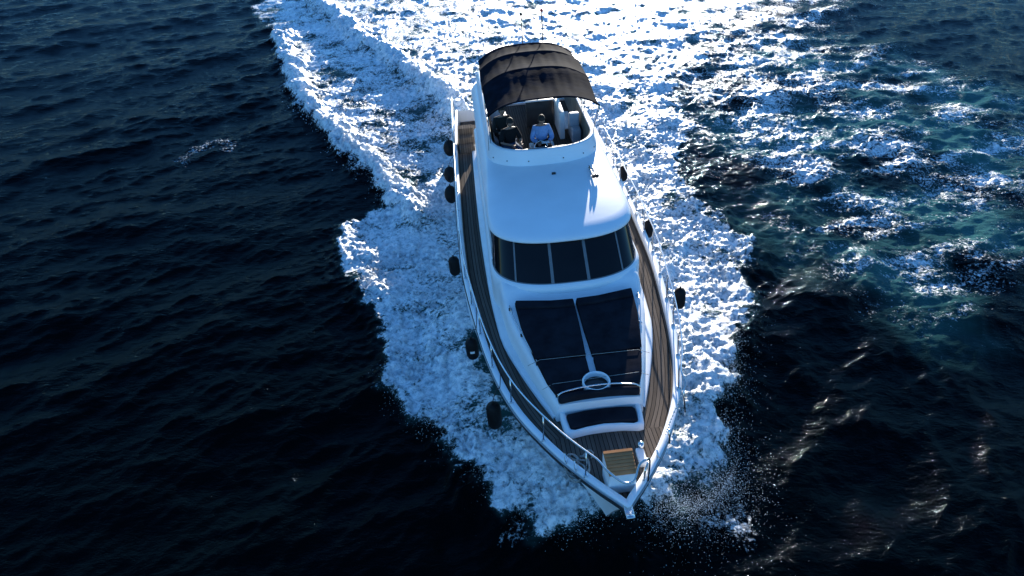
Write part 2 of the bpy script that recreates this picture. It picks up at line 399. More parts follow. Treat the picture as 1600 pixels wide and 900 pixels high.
# water
wb = n.new('ShaderNodeBump'); wb.inputs['Strength'].default_value = 1.; wb.inputs['Distance'].default_value = .034
hgt = mt('ADD', mt('MULTIPLY', nz(26, 4, .6, .2, (1, 1.6, 1), R(-30)), .13), mt('ADD', mt('MULTIPLY', nz(3.2, 6, .6, .4, (1, 2.0, 1), R(-35)), 1.), mt('MULTIPLY', nz(11, 5, .6, .3, (1, 1.6, 1), R(-25)), .35)))
l.new(hgt, wb.inputs['Height'])
wc = n.new('ShaderNodeMix'); wc.data_type = 'RGBA'; wc.inputs[6].default_value = (.0004, .0014, .0018, 1); wc.inputs[7].default_value = (.034, .108, .102, 1)
l.new(aa.outputs['Fac'], wc.inputs[0])
wd = n.new('ShaderNodeBsdfDiffuse'); l.new(wc.outputs[2], wd.inputs['Color']); l.new(wb.outputs[0], wd.inputs['Normal'])
wg = n.new('ShaderNodeBsdfGlossy'); wg.inputs['Roughness'].default_value = .05; wg.inputs['Color'].default_value = (.66, .84, 1, 1); l.new(wb.outputs[0], wg.inputs['Normal'])
fr_ = n.new('ShaderNodeFresnel'); fr_.inputs['IOR'].default_value = 1.15; l.new(wb.outputs[0], fr_.inputs['Normal'])
wp = n.new('ShaderNodeMixShader'); l.new(mt('MULTIPLY', fr_.outputs[0], .45), wp.inputs[0]); l.new(wd.outputs[0], wp.inputs[1]); l.new(wg.outputs[0], wp.inputs[2])
# foam
fb = n.new('ShaderNodeBump'); fb.inputs['Strength'].default_value = .9; fb.inputs['Distance'].default_value = .07
l.new(mt('ADD', mt('MULTIPLY', nz(7, 8, .65, .8), 1.), mt('MULTIPLY', nz(30, 4, .6), .3)), fb.inputs['Height'])
fp = n.new('ShaderNodeBsdfPrincipled'); fp.inputs['Roughness'].default_value = .42; fp.inputs['Specular IOR Level'].default_value = .4
fc = n.new('ShaderNodeMix'); fc.data_type = 'RGBA'; fc.inputs[6].default_value = (.26, .36, .41, 1); fc.inputs[7].default_value = (.88, .89, .90, 1)
fm = n.new('ShaderNodeMapRange'); fm.inputs[1].default_value = .34; fm.inputs[2].default_value = .56; l.new(nz(6.5, 7, .72, .6), fm.inputs[0]); l.new(fm.outputs[0], fc.inputs[0]); l.new(fc.outputs[2], fp.inputs['Base Color']); l.new(fb.outputs[0], fp.inputs['Normal'])
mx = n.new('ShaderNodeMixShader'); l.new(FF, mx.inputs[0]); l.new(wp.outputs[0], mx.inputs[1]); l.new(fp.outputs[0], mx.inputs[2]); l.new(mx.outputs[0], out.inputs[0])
me.materials.append(m)
sea = bpy.data.objects.new('sea_water', me); scene.collection.objects.link(sea)
tag(sea, 'dark blue choppy sea with white foaming wake around the yacht', 'sea', kind='structure')

# droplets thrown up by the bow wave and off the breaking crests
def nearest_height(qx, qy):
    i = np.clip(np.searchsorted(gx, qx), 0, nx_ - 1); j = np.clip(np.searchsorted(gy, qy), 0, ny_ - 1); return Z.reshape(ny_, nx_)[j, i]
pts = []
def throw(path, count, spread, height, rmin, rmax, out_bias=0.):
    P = bezier([px(*p) for p in path], 6); s = RNG.integers(0, len(P) - 1, count); t = RNG.random(count)
    base = P[s] * (1 - t[:, None]) + P[s + 1] * t[:, None]
    g = np.array([6 * perlin(base[:, 0] * 1.5, base[:, 1] * 1.5, 9)]).ravel(); keep = RNG.random(count) < np.clip(.55 + .3 * g, .1, 1)
    base = base[keep]; k = len(base)
    o = RNG.normal(0, spread, (k, 2)) * RNG.random((k, 1))
    q = base + o; z = nearest_height(q[:, 0], q[:, 1]) + height * RNG.random(k)**2.5
    pts.append(np.c_[q, z, rmin + (rmax - rmin) * RNG.random(k)**3])
throw([(935, 815), (890, 825), (830, 818), (790, 785), (740, 740), (690, 690), (640, 645), (605, 590)], 6500, .32, .4, .002, .008)
throw([(1000, 808), (1060, 815), (1110, 790), (1145, 735), (1130, 680), (1135, 620), (1150, 550), (1162, 480)], 12000, .55, .5, .002, .008)
throw([(1040, 800), (1100, 800), (1140, 760)], 5000, .8, .45, .002, .007)
throw([(640, 112), (690, 150), (710, 182)], 3000, .5, .5, .005, .02)
throw([(455, 95), (485, 168), (550, 234), (625, 308)], 4500, .45, .3, .005, .018)
pts = np.vstack(pts); K = len(pts)
octa = np.array([[1, 0, 0], [-1, 0, 0], [0, 1, 0], [0, -1, 0], [0, 0, 1], [0, 0, -1]], float)
of = np.array([[0, 2, 4], [2, 1, 4], [1, 3, 4], [3, 0, 4], [2, 0, 5], [1, 2, 5], [3, 1, 5], [0, 3, 5]])
V = (pts[:, None, :3] + pts[:, None, 3:4] * octa[None] * (1 + .5 * RNG.random((K, 6, 1)))).reshape(-1, 3).astype(np.float32)
T = (np.arange(K)[:, None, None] * 6 + of[None]).reshape(-1, 3).astype(np.int32)
me = bpy.data.meshes.new('sea_spray'); me.vertices.add(len(V)); me.vertices.foreach_set('co', V.ravel()); me.loops.add(T.size); me.loops.foreach_set('vertex_index', T.ravel())
me.polygons.add(len(T)); me.polygons.foreach_set('loop_start', np.arange(0, T.size, 3, dtype=np.int32)); me.update(calc_edges=True)
me.polygons.foreach_set('use_smooth', np.ones(len(T), dtype=bool))
me.materials.append(material('spray_white', (.82, .86, .88), .5, var=.05))
o = bpy.data.objects.new('sea_spray', me); scene.collection.objects.link(o); tag(o, 'fine white droplets thrown up along the edges of the wake', 'spray', kind='stuff')

# ------------------------------------------------------------------ the yacht
yacht = empty('motor_yacht', YB)
tag(yacht, 'white flybridge motor yacht with teak decks heading towards the camera', 'yacht')
g = curve([0, .15, .5, 1.4, 2.6, 3.8, 5.2, 8, 10.5, 14, 17, 18.7], [.04, .16, .44, 1.04, 1.59, 1.92, 2.15, 2.42, 2.47, 2.47, 2.42, 2.36])
zg = curve([0, 1.4, 3, 6, 10, 18.7], [2.40, 2.30, 2.14, 2.01, 1.95, 1.90])
zd = lambda y_: zg(y_) - np.interp(y_, [0, 1.8, 5, 19], [.24, .20, .13, .12])
d_in = curve([1.6, 2.1, 3.4, 4.4, 5.1, 7.3, 10.8, 17], [.62, .74, 1.12, 1.36, 1.50, 1.64, 1.70, 1.66])
ys = np.r_[np.linspace(0, .5, 7), np.linspace(.7, 6, 22), np.linspace(6.5, 18.7, 26)]
# hull shell
rows = []
for yy in ys:
    t = yy / 18.7; G = float(g(yy)); zt = float(zg(yy)) - .05
    rake = 2.1 * (1 - sstep(0, .45, t)); fl = 1 - .45 * (1 - sstep(0, .5, t))
    half = []
    for s in np.linspace(0, 1, 11):
        zz = zt - (zt + .7) * s
        wx = G * (1 - (1 - fl) * min(1, s * 1.7)**.8 * 1.0) if s < .62 else G * fl * max(0., 1 - ((s - .62) / .38)**1.6)
        half.append((wx, yy + rake * s**.9, zz))
    rows.append([(-a, b, c) for a, b, c in half] + [(a, b, c) for a, b, c in half[-2::-1]])
hull = child('hull', loft(rows), M['gel'], yacht)
child('transom', (np.array(rows[-1]), [list(range(len(rows[-1])))]), M['gel2'], yacht, smooth=False)
# rubbing strake: a dark line below the cap
outline = np.array([(-float(g(a)), a) for a in ys[::-1]] + [(float(g(a)), a) for a in ys])
def offset(pl, dist):
    t = np.gradient(pl, axis=0); nn = np.c_[-t[:, 1], t[:, 0]]; nn /= np.linalg.norm(nn, axis=1)[:, None] + 1e-9; return pl + nn * dist
gi = lambda a: np.maximum(0, g(a) - .16 * np.sqrt(1 + ((g(np.asarray(a) + .05) - g(np.maximum(np.asarray(a) - .05, 0))) / .1)**2))
def inset(dist):
    q = offset(outline, -dist); c = offset(outline, dist)
    if abs(q[3, 0]) > abs(outline[3, 0]): q = c
    h = len(q) // 2
    q[:h, 0] = np.minimum(q[:h, 0], -.001); q[h:, 0] = np.maximum(q[h:, 0], .001)
    return q
zz = zg(outline[:, 1])
prof = [(-.035, -.10), (-.045, -.05), (-.02, -.005), (.02, .008), (.12, .008), (.15, -.008), (.16, -.05), (.165, -.32)]
child('gunwale_cap', loft([np.c_[inset(o_), zz + z_] for o_, z_ in prof]), M['gel'], yacht)
child('rubbing_strake', loft([np.c_[inset(o_), zz + z_] for o_, z_ in [(-.02, -.17), (-.06, -.16), (-.06, -.12), (-.02, -.11)]]), M['black'], yacht)
# decks
yd = np.r_[np.linspace(.28, 1.9, 14)]
fr = np.linspace(-1, 1, 15)
P = np.array([[(f_ * (float(gi(a)) + .03), a, float(zd(a)) + .02 * (1 - f_**2)) for f_ in fr] for a in yd]).reshape(-1, 3)
child('foredeck', (P, loft([P[i * 15:(i + 1) * 15] for i in range(14)])[1]), M['teak'], yacht, uv=P[:, :2])
yd = np.linspace(1.9, 17.4, 50)
for s in (-1, 1):
    P = np.array([[(s * (float(gi(a)) + .03 - f_ * (float(gi(a)) + .03 - max(0, float(d_in(a)) - .12 if a > 1.95 else 0.))), a, float(zd(a)) + .004) for f_ in np.linspace(0, 1, 5)] for a in yd]).reshape(-1, 3)
    UV = np.array([[float(gi(a)) * f_ * .3 if False else abs(float(gi(a)) - abs(p[0])), a] for a, p in zip(np.repeat(yd, 5), P)])
    child('side_deck', (P, loft([P[i * 5:(i + 1) * 5] for i in range(50)])[1]), M['teak'], yacht, uv=UV)
    # the low moulded step between side deck and cabin side
    P = [[(s * float(d_in(a)) + s * o_, a, float(zd(a)) + z_) for o_, z_ in ((np.interp(a, [2.4, 4.5], [.03, .16]), -.01), (np.interp(a, [2.4, 4.5], [.028, .155]), .05), (np.interp(a, [2.4, 4.5], [.01, .12]), .075), (-.05, .085))] for a in np.linspace(2.42, 15.5, 40)]
    child('cabin_coaming', loft(P), M['gel2'], yacht)
# raised foredeck trunk
ztop = curve([2.35, 4, 5.35, 5.75, 6.3], [2.42, 2.50, 2.54, 2.76, 2.80])
rows = []
for a in np.r_[2.36, 2.40, np.linspace(2.6, 5.2, 14), np.linspace(5.3, 6.3, 10)]:
    w = float(d_in(a)); zt = float(ztop(a)); z0 = float(zd(a)) - .05
    half = [(w, z0), (w - .02, zt - .16), (w - .05, zt - .06), (w - .10, zt - .012), (w - .17, zt), (w * .6, zt + .012), (w * .25, zt + .016)]
    rows.append([(-p, a, q) for p, q in half] + [(0, a, zt + .018)] + [(p, a, q) for p, q in half[::-1]])
child('foredeck_trunk', loft(rows), M['gel'], yacht)
child('trunk_front', (np.array(rows[0]), [list(range(len(rows[0])))]), M['gel'], yacht, smooth=False)
# forward bench: base with a raised rim
arc = [(-.74, 2.4), (-.72, 2.1), (-.69, 1.82), (-.6, 1.795), (-.35, 1.84), (0, 1.87), (.35, 1.84), (.6, 1.795), (.69, 1.82), (.72, 2.1), (.74, 2.4)]
child('bench_base', slab([(a, b + .05) for a, b in arc], 1.9, 2.16, .015, 2), M['gel'], yacht)
ar = np.array(arc); ar_in = ar * [.88, 1] + [0, .0]; ar_in[2:9, 1] += .085
ar = ar + [0, .05]; ar_in = ar_in + [0, .03]
rim = [np.c_[ar * [1.02, 1], np.full(11, z_)] for z_ in (2.05, 2.22)] + [np.c_[ar * .3 + ar_in * .7, np.full(11, 2.235)], np.c_[ar_in, np.full(11, 2.22)], np.c_[ar_in, np.full(11, 2.14)]]
child('bench_rim', loft(rim), M['gel'], yacht)
# grab rails on both sides of the sun pads
for s in (-1, 1):
    P = [(s * (float(d_in(a)) - .13), a, float(ztop(a)) + .07) for a in np.linspace(2.55, 5.3, 10)]
    gr = child('grab_rail', tube(P, .013, 6), M['steel'], yacht)
    for a in np.linspace(2.6, 5.25, 4):
        xx = s * (float(d_in(a)) - .13)
        child('rail_foot', cat(tube([(xx, a, float(ztop(a)) - .01), (xx, a, float(ztop(a)) + .07)], .013, 6), box(xx - .03, xx + .03, a - .04, a + .04, float(ztop(a)) - .005, float(ztop(a)) + .025, .008)), M['steel'] if s > 0 else M['black'], gr)
# round hatch through the pads
hz = float(ztop(2.72)) + .14
ang = np.linspace(0, 2 * np.pi, 33)[:-1]
def ringat(r, z_): return np.c_[r * np.cos(ang), 2.72 + r * np.sin(ang), np.full(32, z_)]
ho = child('round_hatch', loft([ringat(.262, hz - .16), ringat(.262, hz), ringat(.252, hz + .018), ringat(.237, hz + .018), ringat(.228, hz), ringat(.222, hz - .10)], close=True), M['gel'], yacht)
child('hatch_glass', (ringat(.224, hz - .09), [list(range(32))]), M['glass'], ho, smooth=False)
# cabin: lower body, windows, mullions
def ring(w, yf, ry, z_, yaft, phis, e=2.6, nst=0):
    r = []
    for p in phis:
        s_ = math.copysign(abs(math.sin(p))**(2 / e), p); r.append((w * s_, yf + ry * (1 - abs(math.cos(p))**(2 / e)), z_))
    if nst:
        r = [(-w, q, z_) for q in np.linspace(yaft, yf + ry, nst, endpoint=False)] + r + [(w, q, z_) for q in np.linspace(yf + ry, yaft, nst + 1)[1:]]
    return np.array(r)
PH = np.linspace(-np.pi / 2, np.pi / 2, 61)
body = [ring(1.70, 5.50, 1.25, 1.75, 14.6, PH, nst=12), ring(1.70, 5.50, 1.25, 2.60, 14.6, PH, nst=12), ring(1.695, 5.50, 1.25, 2.74, 14.6, PH, nst=12), ring(1.66, 5.545, 1.25, 2.805, 14.6, PH, nst=12), ring(1.62, 5.60, 1.25, 2.815, 14.6, PH, nst=12)]
child('cabin_side', loft(body), M['gel'], yacht)
LOW = lambda ph, o=0., n_=0: ring(1.63 + o, 5.60 - o, 1.25, 2.80, 13.6, ph, nst=n_)
TOP = lambda ph, o=0., n_=0: ring(1.55 + o, 6.32 - o, 1.18, 3.50, 13.6, ph, nst=n_)
def panel(ph, o, f0=0., f1=1.):
    a, b = LOW(ph, o), TOP(ph, o); return [a * (1 - k) + b * k for k in np.linspace(f0, f1, 5)]
cuts = [R(-84), R(-40.7), R(-9), R(9), R(40.7), R(84)]
for a, b in zip(cuts[:-1], cuts[1:]):
    child('windscreen_pane', loft(panel(np.linspace(a, b, 14), 0.)), M['glass'], yacht)
for c in cuts:
    dphi = .035 / (1.0 if abs(c) < 1 else .6)
    o_ = child('mullion', loft(panel(np.linspace(c - dphi * .5, c + dphi * .5, 4), .014) + panel(np.linspace(c - dphi * .5, c + dphi * .5, 4), -.02)[::-1]), M['alu'], yacht)
child('lower_window_frame', loft(panel(PH, .016, -.02, .035) + panel(PH, -.01, .035, .03)[:1]), M['alu'], yacht)
child('upper_window_frame', loft(panel(PH, .016, .955, 1.02) + panel(PH, -.01, .95, .955)[:1]), M['alu'], yacht)
for s in (-1, 1):
    e_ = np.linspace(6.95, 13.6, 6)
    for i in range(5):
        a, b = e_[i] + .03, e_[i + 1] - .03
        child('side_window', ([(s * 1.632, a, 2.82), (s * 1.632, b, 2.82), (s * 1.552, b + .02, 3.48), (s * 1.552, a + .45 * (i == 0), 3.48)], [[0, 1, 2, 3]]), M['glass'], yacht, smooth=False)
    child('side_window_frame', ([(s * 1.62, 6.85, 2.8), (s * 1.62, 14.6, 2.8), (s * 1.54, 14.6, 3.55), (s * 1.54, 7.4, 3.55)], [[0, 1, 2, 3]]), M['gel2'], yacht, smooth=False)
child('aft_bulkhead', box(-1.6, 1.6, 14.55, 14.65, 1.2, 3.5, .01), M['gel2'], yacht)
child('cockpit_sole', (np.array([(-2.2, 14.6, 1.45), (2.2, 14.6, 1.45), (2.15, 18.6, 1.45), (-2.15, 18.6, 1.45)]), [[0, 1, 2, 3]]), M['teak'], yacht, smooth=False, uv=np.array([(-2.2, 14), (2.2, 14), (2.2, 18), (-2.2, 18)]))
child('swim_platform', box(-2.1, 2.1, 18.65, 19.7, .25, .38, .04), M['gel2'], yacht)
# cabin roof: from its rounded edge to the foot of the flybridge cowl
def lerp_ring(f_, z_, o=0.):
    a = ring(1.64 + o, 6.20 - o, 1.20, z_, 15.9, PH, nst=16); b = ring(1.44, 9.42, 1.05, z_, 15.9, PH, nst=16)
    return np.c_[(a * (1 - f_) + b * f_)[:, :2], np.full(len(a), z_)]
rows = [lerp_ring(0, 3.47, -.10), lerp_ring(0, 3.475, -.03), lerp_ring(0, 3.50, 0), lerp_ring(0, 3.54, 0), lerp_ring(0.01, 3.575, -.012), lerp_ring(.03, 3.60, -.02)]
rows += [lerp_ring(f_, 3.60 + .21 * (1 - (1 - f_)**1.8)) for f_ in (.07, .15, .3, .45, .6, .75, .88, 1.0)]
child('cabin_roof', loft(rows), M['gel'], yacht)
RG = lambda w, yf, z_, ry=1.05: ring(w, yf, ry, z_, 15.9, PH, nst=16)
child('flybridge_cowl', loft([RG(1.445, 9.41, 3.80), RG(1.44, 9.42, 3.84), RG(1.425, 9.45, 3.98), RG(1.40, 9.47, 4.02), RG(1.385, 9.475, 4.16), RG(1.365, 9.49, 4.195), RG(1.33, 9.53, 4.205), RG(1.295, 9.57, 4.19)]), M['gel'], yacht)
child('cowl_lining', loft([RG(1.297, 9.568, 4.19), RG(1.27, 9.60, 4.165), RG(1.26, 9.62, 3.9), RG(1.22, 9.72, 3.42)]), M['lining'], yacht)
child('flybridge_stern_wall', box(-1.44, 1.44, 15.86, 15.95, 3.4, 4.1, .02), M['gel2'], yacht)
fl = RG(1.24, 9.66, 3.45); P = fl.copy(); P2 = np.c_[P[:, 0] * 0, P[:, 1], P[:, 2]]
V_, F_ = loft([P, P2]); child('flybridge_floor', (V_, F_), M['teak3'], yacht, uv=V_[:, :2])
child('roof_underside', (np.array([(-1.6, 14.6, 3.4), (1.6, 14.6, 3.4), (1.6, 15.9, 3.4), (-1.6, 15.9, 3.4)]), [[0, 1, 2, 3]]), M['gel2'], yacht, smooth=False)
# small bolts along the cowl
for p in np.linspace(R(-62), R(62), 6):
    q = ring(1.432, 9.43, 1.05, 3.93, 0, [p])[0]; child('cowl_stud', ball(q, .016, 8, 5), M['black'], yacht)
# dashboard, wheel, seats
dash = child('dashboard', slab([(-1.0, 9.95), (1.0, 9.95), (.9, 9.72), (.5, 9.64), (0, 9.62), (-.5, 9.64), (-.9, 9.72)], 3.46, 4.05, .03), M['black'], yacht)
wc_ = np.array([-.05, 10.0, 4.02]); tt = np.linspace(0, 2 * np.pi, 25)
child('steering_wheel', cat(tube([wc_ + (.17 * math.cos(a), .17 * math.sin(a) * .5, .17 * math.sin(a) * .85) for a in tt], .014, 6), tube([wc_ + (-.16, 0, 0), wc_ + (.16, 0, 0)], .012, 6)), M['steel'], dash)
for a, b in ((.35, .16), (.62, .12), (-.5, .1)): child('instrument', box(a, a + b, 9.74, 9.86, 4.045, 4.09, .01), M['seat'], dash)
def seat(x0, x1, y0, y1, back, name='bench_seat'):
    s_ = child(name, box(x0, x1, y0, y1, 3.46, 3.86, .04, 3), M['seat'], yacht)
    if back: child('seat_back', box(*back, .04, 3), M['seat'], s_)
seat(-1.14, -.55, 10.28, 10.72, None, 'helm_seat'); seat(-.3, .35, 10.28, 10.72, None, 'helm_seat')
seat(-1.2, -.72, 11.0, 13.1, (-1.22, -.84, 12.45, 12.62, 3.8, 4.28), 'side_settee')
seat(.95, 1.2, 11.25, 12.0, (.92, 1.2, 11.55, 11.72, 3.8, 4.2), 'side_settee')
pn = child('stair_guard', box(-.15, .64, 12.72, 12.80, 3.46, 4.2, .02), M['lining2'], yacht)
child('guard_cap', box(-.16, .65, 12.70, 12.82, 4.2, 4.235, .01), M['gel2'], pn)
child('guard_return', box(.66, .80, 11.6, 12.70, 3.46, 4.25, .03), M['gel2'], pn)
child('stairwell', box(.84, 1.18, 12.3, 13.6, 3.452, 3.47, .002), M['gel'], yacht)
# bimini: canvas in three panels over bows, with stays
def canopy(y0, y1, lift0, lift1, n_=12, m_=61):
    rows = []
    for i, t in enumerate(np.linspace(0, 1, n_)):
        a = y0 + (y1 - y0) * t; base = lift0 + (lift1 - lift0) * t; sag = .055 * math.sin(math.pi * t)
        r = []
        for s_ in np.linspace(-1, 1, m_):
            w = 1.34 + .05 * math.sin(math.pi * (a - 9.5) / 4.5)
            z_ = base - .30 * abs(s_)**3.2 - sag * (1 - .3 * abs(s_)) + (.005 * math.sin(s_ * 17 + a * 1.5) + .004 * math.sin(s_ * 41 - a)) * (.5 + .5 * math.sin(math.pi * t))
            r.append((w * (abs(s_)**.92) * math.copysign(1, s_), a + .28 * (1 - s_ * s_) * (1 if a > 11 else .2), z_))
        rows.append(r)
    top = loft(rows); und = (top[0] - [0, 0, .012], [q[::-1] for q in top[1]])
    return cat(top, und)
bim = child('bimini_top', canopy(9.45, 11.15, 5.50, 5.62), M['canvas'], yacht)
child('canvas_panel', canopy(11.15, 12.55, 5.625, 5.60), M['canvas'], bim)
child('canvas_panel', canopy(12.55, 13.75, 5.60, 5.47), M['canvas'], bim)
for a, z_ in ((9.45, 5.50), (11.15, 5.61), (12.55, 5.59), (13.75, 5.46)):
    r = [(1.36 * math.copysign(abs(s_)**.92, s_), a + .28 * (1 - s_ * s_) * (1 if a > 11 else .2), z_ - .30 * abs(s_)**3.2 + .004) for s_ in np.linspace(-1, 1, 25)]
    child('canopy_bow', tube(r, .022, 6), M['canvas'], bim)
for s in (-1, 1):
    for a, z_, b in ((9.47, 5.2, 10.2), (11.15, 5.31, 11.6), (12.55, 5.29, 11.9), (13.75, 5.16, 13.9)):
        child('bimini_pole', tube([(s * 1.35, a, z_), (s * 1.33, b, 4.19)], .014, 6), M['steel'], bim)
    child('bimini_stay', tube([(s * 1.36, 9.5, 5.19), (s * 1.40, 9.75, 4.2)], .006, 5), M['cord'], bim)
# mast gear behind the canopy
child('radio_antenna', tube([(-.5, 14.6, 3.9), (-.52, 14.75, 7.0)], [.014, .005], 6), M['gel'], yacht)
for a, c in ((.02, 6.15), (.62, 6.2)):
    p_ = child('signal_mast', tube([(a, 14.5, 3.9), (a, 14.45, c)], .016, 6), M['black'], yacht)
    child('mast_light', ball((a, 14.45, c + .05), .05, 10, 6), M['red'] if a > .3 else M['black'], p_)
child('radar_arch', tube(bezier([(-1.3, 14.6, 4.1), (-1.2, 14.55, 4.9), (-.7, 14.5, 5.2), (.7, 14.5, 5.2), (1.2, 14.55, 4.9), (1.3, 14.6, 4.1)], 6), .06, 8), M['gel'], yacht)
# roof fittings
hn = child('twin_horn', box(.98, 1.12, 8.92, 9.02, 3.77, 3.83, .01), M['steel'], yacht)
for a in (1.01, 1.09): child('horn_trumpet', tube([(a, 9.0, 3.86), (a, 8.6, 3.85), (a + .005, 8.46, 3.85), (a + .008, 8.42, 3.85)], [.014, .018, .03, .05], 10), M['black'], hn)
child('roof_light', cat(box(.02, .20, 8.86, 8.98, 3.765, 3.80, .012), box(.06, .16, 8.84, 8.90, 3.79, 3.84, .01)), M['black'], yacht)
# bow locker with teak lid
lk = child('bow_locker', (np.array([(-.23, .50, 2.1), (.23, .50, 2.1), (.24, .90, 2.1), (-.24, .90, 2.1), (-.215, .42, 2.66), (.215, .42, 2.66), (.24, .88, 2.74), (-.24, .88, 2.74)]), [[0, 1, 5, 4], [1, 2, 6, 5], [2, 3, 7, 6], [3, 0, 4, 7], [4, 5, 6, 7]]), M['gel'], yacht, smooth=False)
for i in range(7):
    a = .43 + i * .064; z_ = 2.675 + (a - .42) * .17
    V_, F_ = box(-.222 - i * .003, .222 + i * .003, a, a + .061, z_ - .02, z_ + .02, .004, 1); child('lid_slat', (V_, F_), M['teak2'], lk, smooth=False, uv=V_[:, :2] * [.05, 1] + [.035, 0])
# rails
zr = lambda a: float(zg(a)) + np.interp(a, [0, 2, 16], [.58, .62, .62])
def railpt(s, a, dz=0.): return (s * max(.02, float(g(a)) - .09), a, zr(a) + dz)
left = [railpt(-1, a) for a in np.linspace(14.2, .55, 40)] + [(-.30, .36, 2.94), (-.12, .18, 2.86), (0.0, .12, 2.84), (.12, .16, 2.86), (.22, .32, 2.98), (.34, .38, 3.02), (.42, .45, 2.9), (.40, .43, 2.45)]
rl = child('guard_rail', tube(bezier(left, 3), .019, 8), M['steel'], yacht)
for a in np.r_[.75, np.arange(1.7, 14.3, 1.15)]:
    b = (-(float(g(a)) - .07), a, float(zg(a)) + .005); child('stanchion', cat(tube([b, railpt(-1, a)], .014, 6), box(b[0] - .035, b[0] + .035, a - .035, a + .035, b[2] - .003, b[2] + .03, .008)), M['steel'], rl)
rr = child('guard_rail', tube(bezier([(1.5, 2.05, 2.2), (1.46, 2.1, 2.6), (1.52, 2.25, 2.75)] + [(p[0] + .05, p[1], p[2]) for p in (railpt(1, a) for a in np.linspace(2.5, 14.2, 34))], 3), .017, 8), M['steel'], yacht)
for a in np.arange(2.7, 14.3, 1.0):
    b = (float(g(a)) - .06, a, float(zg(a)) + .005); t_ = railpt(1, a); t_ = (t_[0] + .05, t_[1], t_[2])
    child('stanchion', cat(tube([b, (b[0] - .02, a, b[2] + .45), (b[0] + .0, a, t_[2] - .03), t_], .014, 6), box(b[0] - .035, b[0] + .035, a - .035, a + .035, b[2] - .003, b[2] + .03, .008)), M['steel'], rr)
# gate chain at the right bow and the short bow handrail
cpts = bezier([(1.42, 2.1, 2.55), (1.15, 1.75, 2.38), (.92, 1.3, 2.5)], 12)
ch = child('gate_chain', tube(cpts, .006, 5), M['chain'], yacht)
for i in range(0, 24, 2): child('chain_link', ball(cpts[i], .018, 6, 4), M['chain'], ch)
child('chain_post', tube([(1.0, 1.3, 2.28), (.98, 1.3, 2.62)], .02, 8), M['chain'], yacht)
child('bow_handrail', tube(bezier([(.36, .52, 2.36), (.37, .5, 2.62), (.46, .62, 2.66), (.47, .64, 2.36)], 5), .024, 8), M['chain'], yacht)
# windlass, cleats, anchor roller
wl_ = child('anchor_windlass', box(.42, .56, .98, 1.35, float(zd(1.1)) - .01, float(zd(1.1)) + .10, .03, 3), M['gel'], yacht)
child('windlass_drum', tube([(.52, 1.36, float(zd(1.2)) + .02), (.52, 1.36, float(zd(1.2)) + .20)], [.06, .05], 14), M['steel'], wl_)
for s, a in ((-1, .95), (-1, 1.15), (1, 1.0), (-1, 9.6), (1, 9.6), (-1, 6.4)):
    xx = s * (float(g(a)) - .075); z_ = float(zg(a)) + .006
    child('mooring_cleat', cat(tube([(xx, a - .11, z_ + .06), (xx, a - .06, z_ + .055), (xx, a + .06, z_ + .055), (xx, a + .11, z_ + .06)], .016, 6), box(xx - .02, xx + .02, a - .04, a + .04, z_ - .002, z_ + .055, .006)), M['steel'], yacht)
child('anchor_roller', cat(box(-.07, .07, -.16, .22, 2.30, 2.36, .015), tube([(-.06, -.12, 2.33), (.06, -.12, 2.33)], .04, 10)), M['steel'], yacht)
# boarding steps and gate at the left quarter
for a, z_ in ((15.0, 2.02), (15.35, 2.2), (15.7, 2.38)):
    V_, F_ = box(-2.22, -1.72, a, a + .32, 1.80, z_, .015); child('boarding_step', (V_, F_), M['teak'], yacht, smooth=False, uv=V_[:, :2])
gt = child('quarter_rail', tube(bezier([(-2.38, 14.4, 2.0), (-2.38, 14.4, 2.7), (-2.36, 15.5, 2.82), (-2.34, 17.6, 2.8), (-2.3, 17.8, 2.0)], 6), .02, 8), M['steel'], yacht)
child('rail_bar', tube([(-2.37, 14.6, 2.4), (-2.33, 17.7, 2.4)], .015, 6), M['steel'], gt)
for a in (15.4, 16.6): child('stanchion', tube([(-2.36, a, 1.95), (-2.36, a, 2.81)], .016, 6), M['steel'], gt)

# ------------------------------------------------------------------ cushions, strapped on the foredeck
def pad(name, outl, thick, label, cat_='cushion', zf=None, bev=.035, group=None, pillow=None):
    cx, cy = np.mean([p[0] for p in outl]), np.mean([p[1] for p in outl]); V_, F_ = slab(outl, 0, thick, bev, 3)
    zf = zf or (lambda a: float(ztop(max(2.36, a))) + .018)
    V_[:, 2] += [zf(a) for a in V_[:, 1]]
    o_ = mobj(name, V_, F_, M['cushion'], None, (cx, cy, zf(cy))); sharp(o_, 40)
    tag(o_, label, cat_, group)
    if pillow is not None:
        V2, F2 = slab(pillow, thick - .02, thick + .055, .03, 3); V2[:, 2] += [zf(a) for a in V2[:, 1]]
        child('head_bolster', (V2, F2), M['cushion'], o_)
    return o_
def arcpts(r, a0, a1, k=8): return [(r * math.cos(a), 2.72 + r * math.sin(a)) for a in np.linspace(a0, a1, k)]
for s, side in ((-1, 'left'), (1, 'right')):
    pad('sun_pad', [(s * .02, 5.2), (s * .5, 5.22), (s * 1.27, 5.35), (s * 1.22, 4.6), (s * 1.05, 3.53), (s * .06, 3.47), (s * .03, 4.3)], .11,
        f'large charcoal sun pad below the windscreen, {side} half of the pair', group='sun pads', pillow=[(s * .03, 5.18), (s * .5, 5.20), (s * 1.255, 5.325), (s * 1.24, 5.08), (s * .5, 4.98), (s * .03, 4.96)])
    pts_ = [(s * .07, 3.43), (s * 1.03, 3.49), (s * .90, 2.9), (s * .77, 2.56), (s * .27, 2.56)] + [(s * abs(a), b) for a, b in arcpts(.275, -.35, math.pi / 2 - .25)]
    pad('sun_pad', pts_, .10, f'charcoal sun pad beside the white ring hatch, {side} of it', group='sun pads')
bo = [(a, 2.53 - .06 * (a / .74)**2) for a in np.linspace(-.74, .74, 11)]
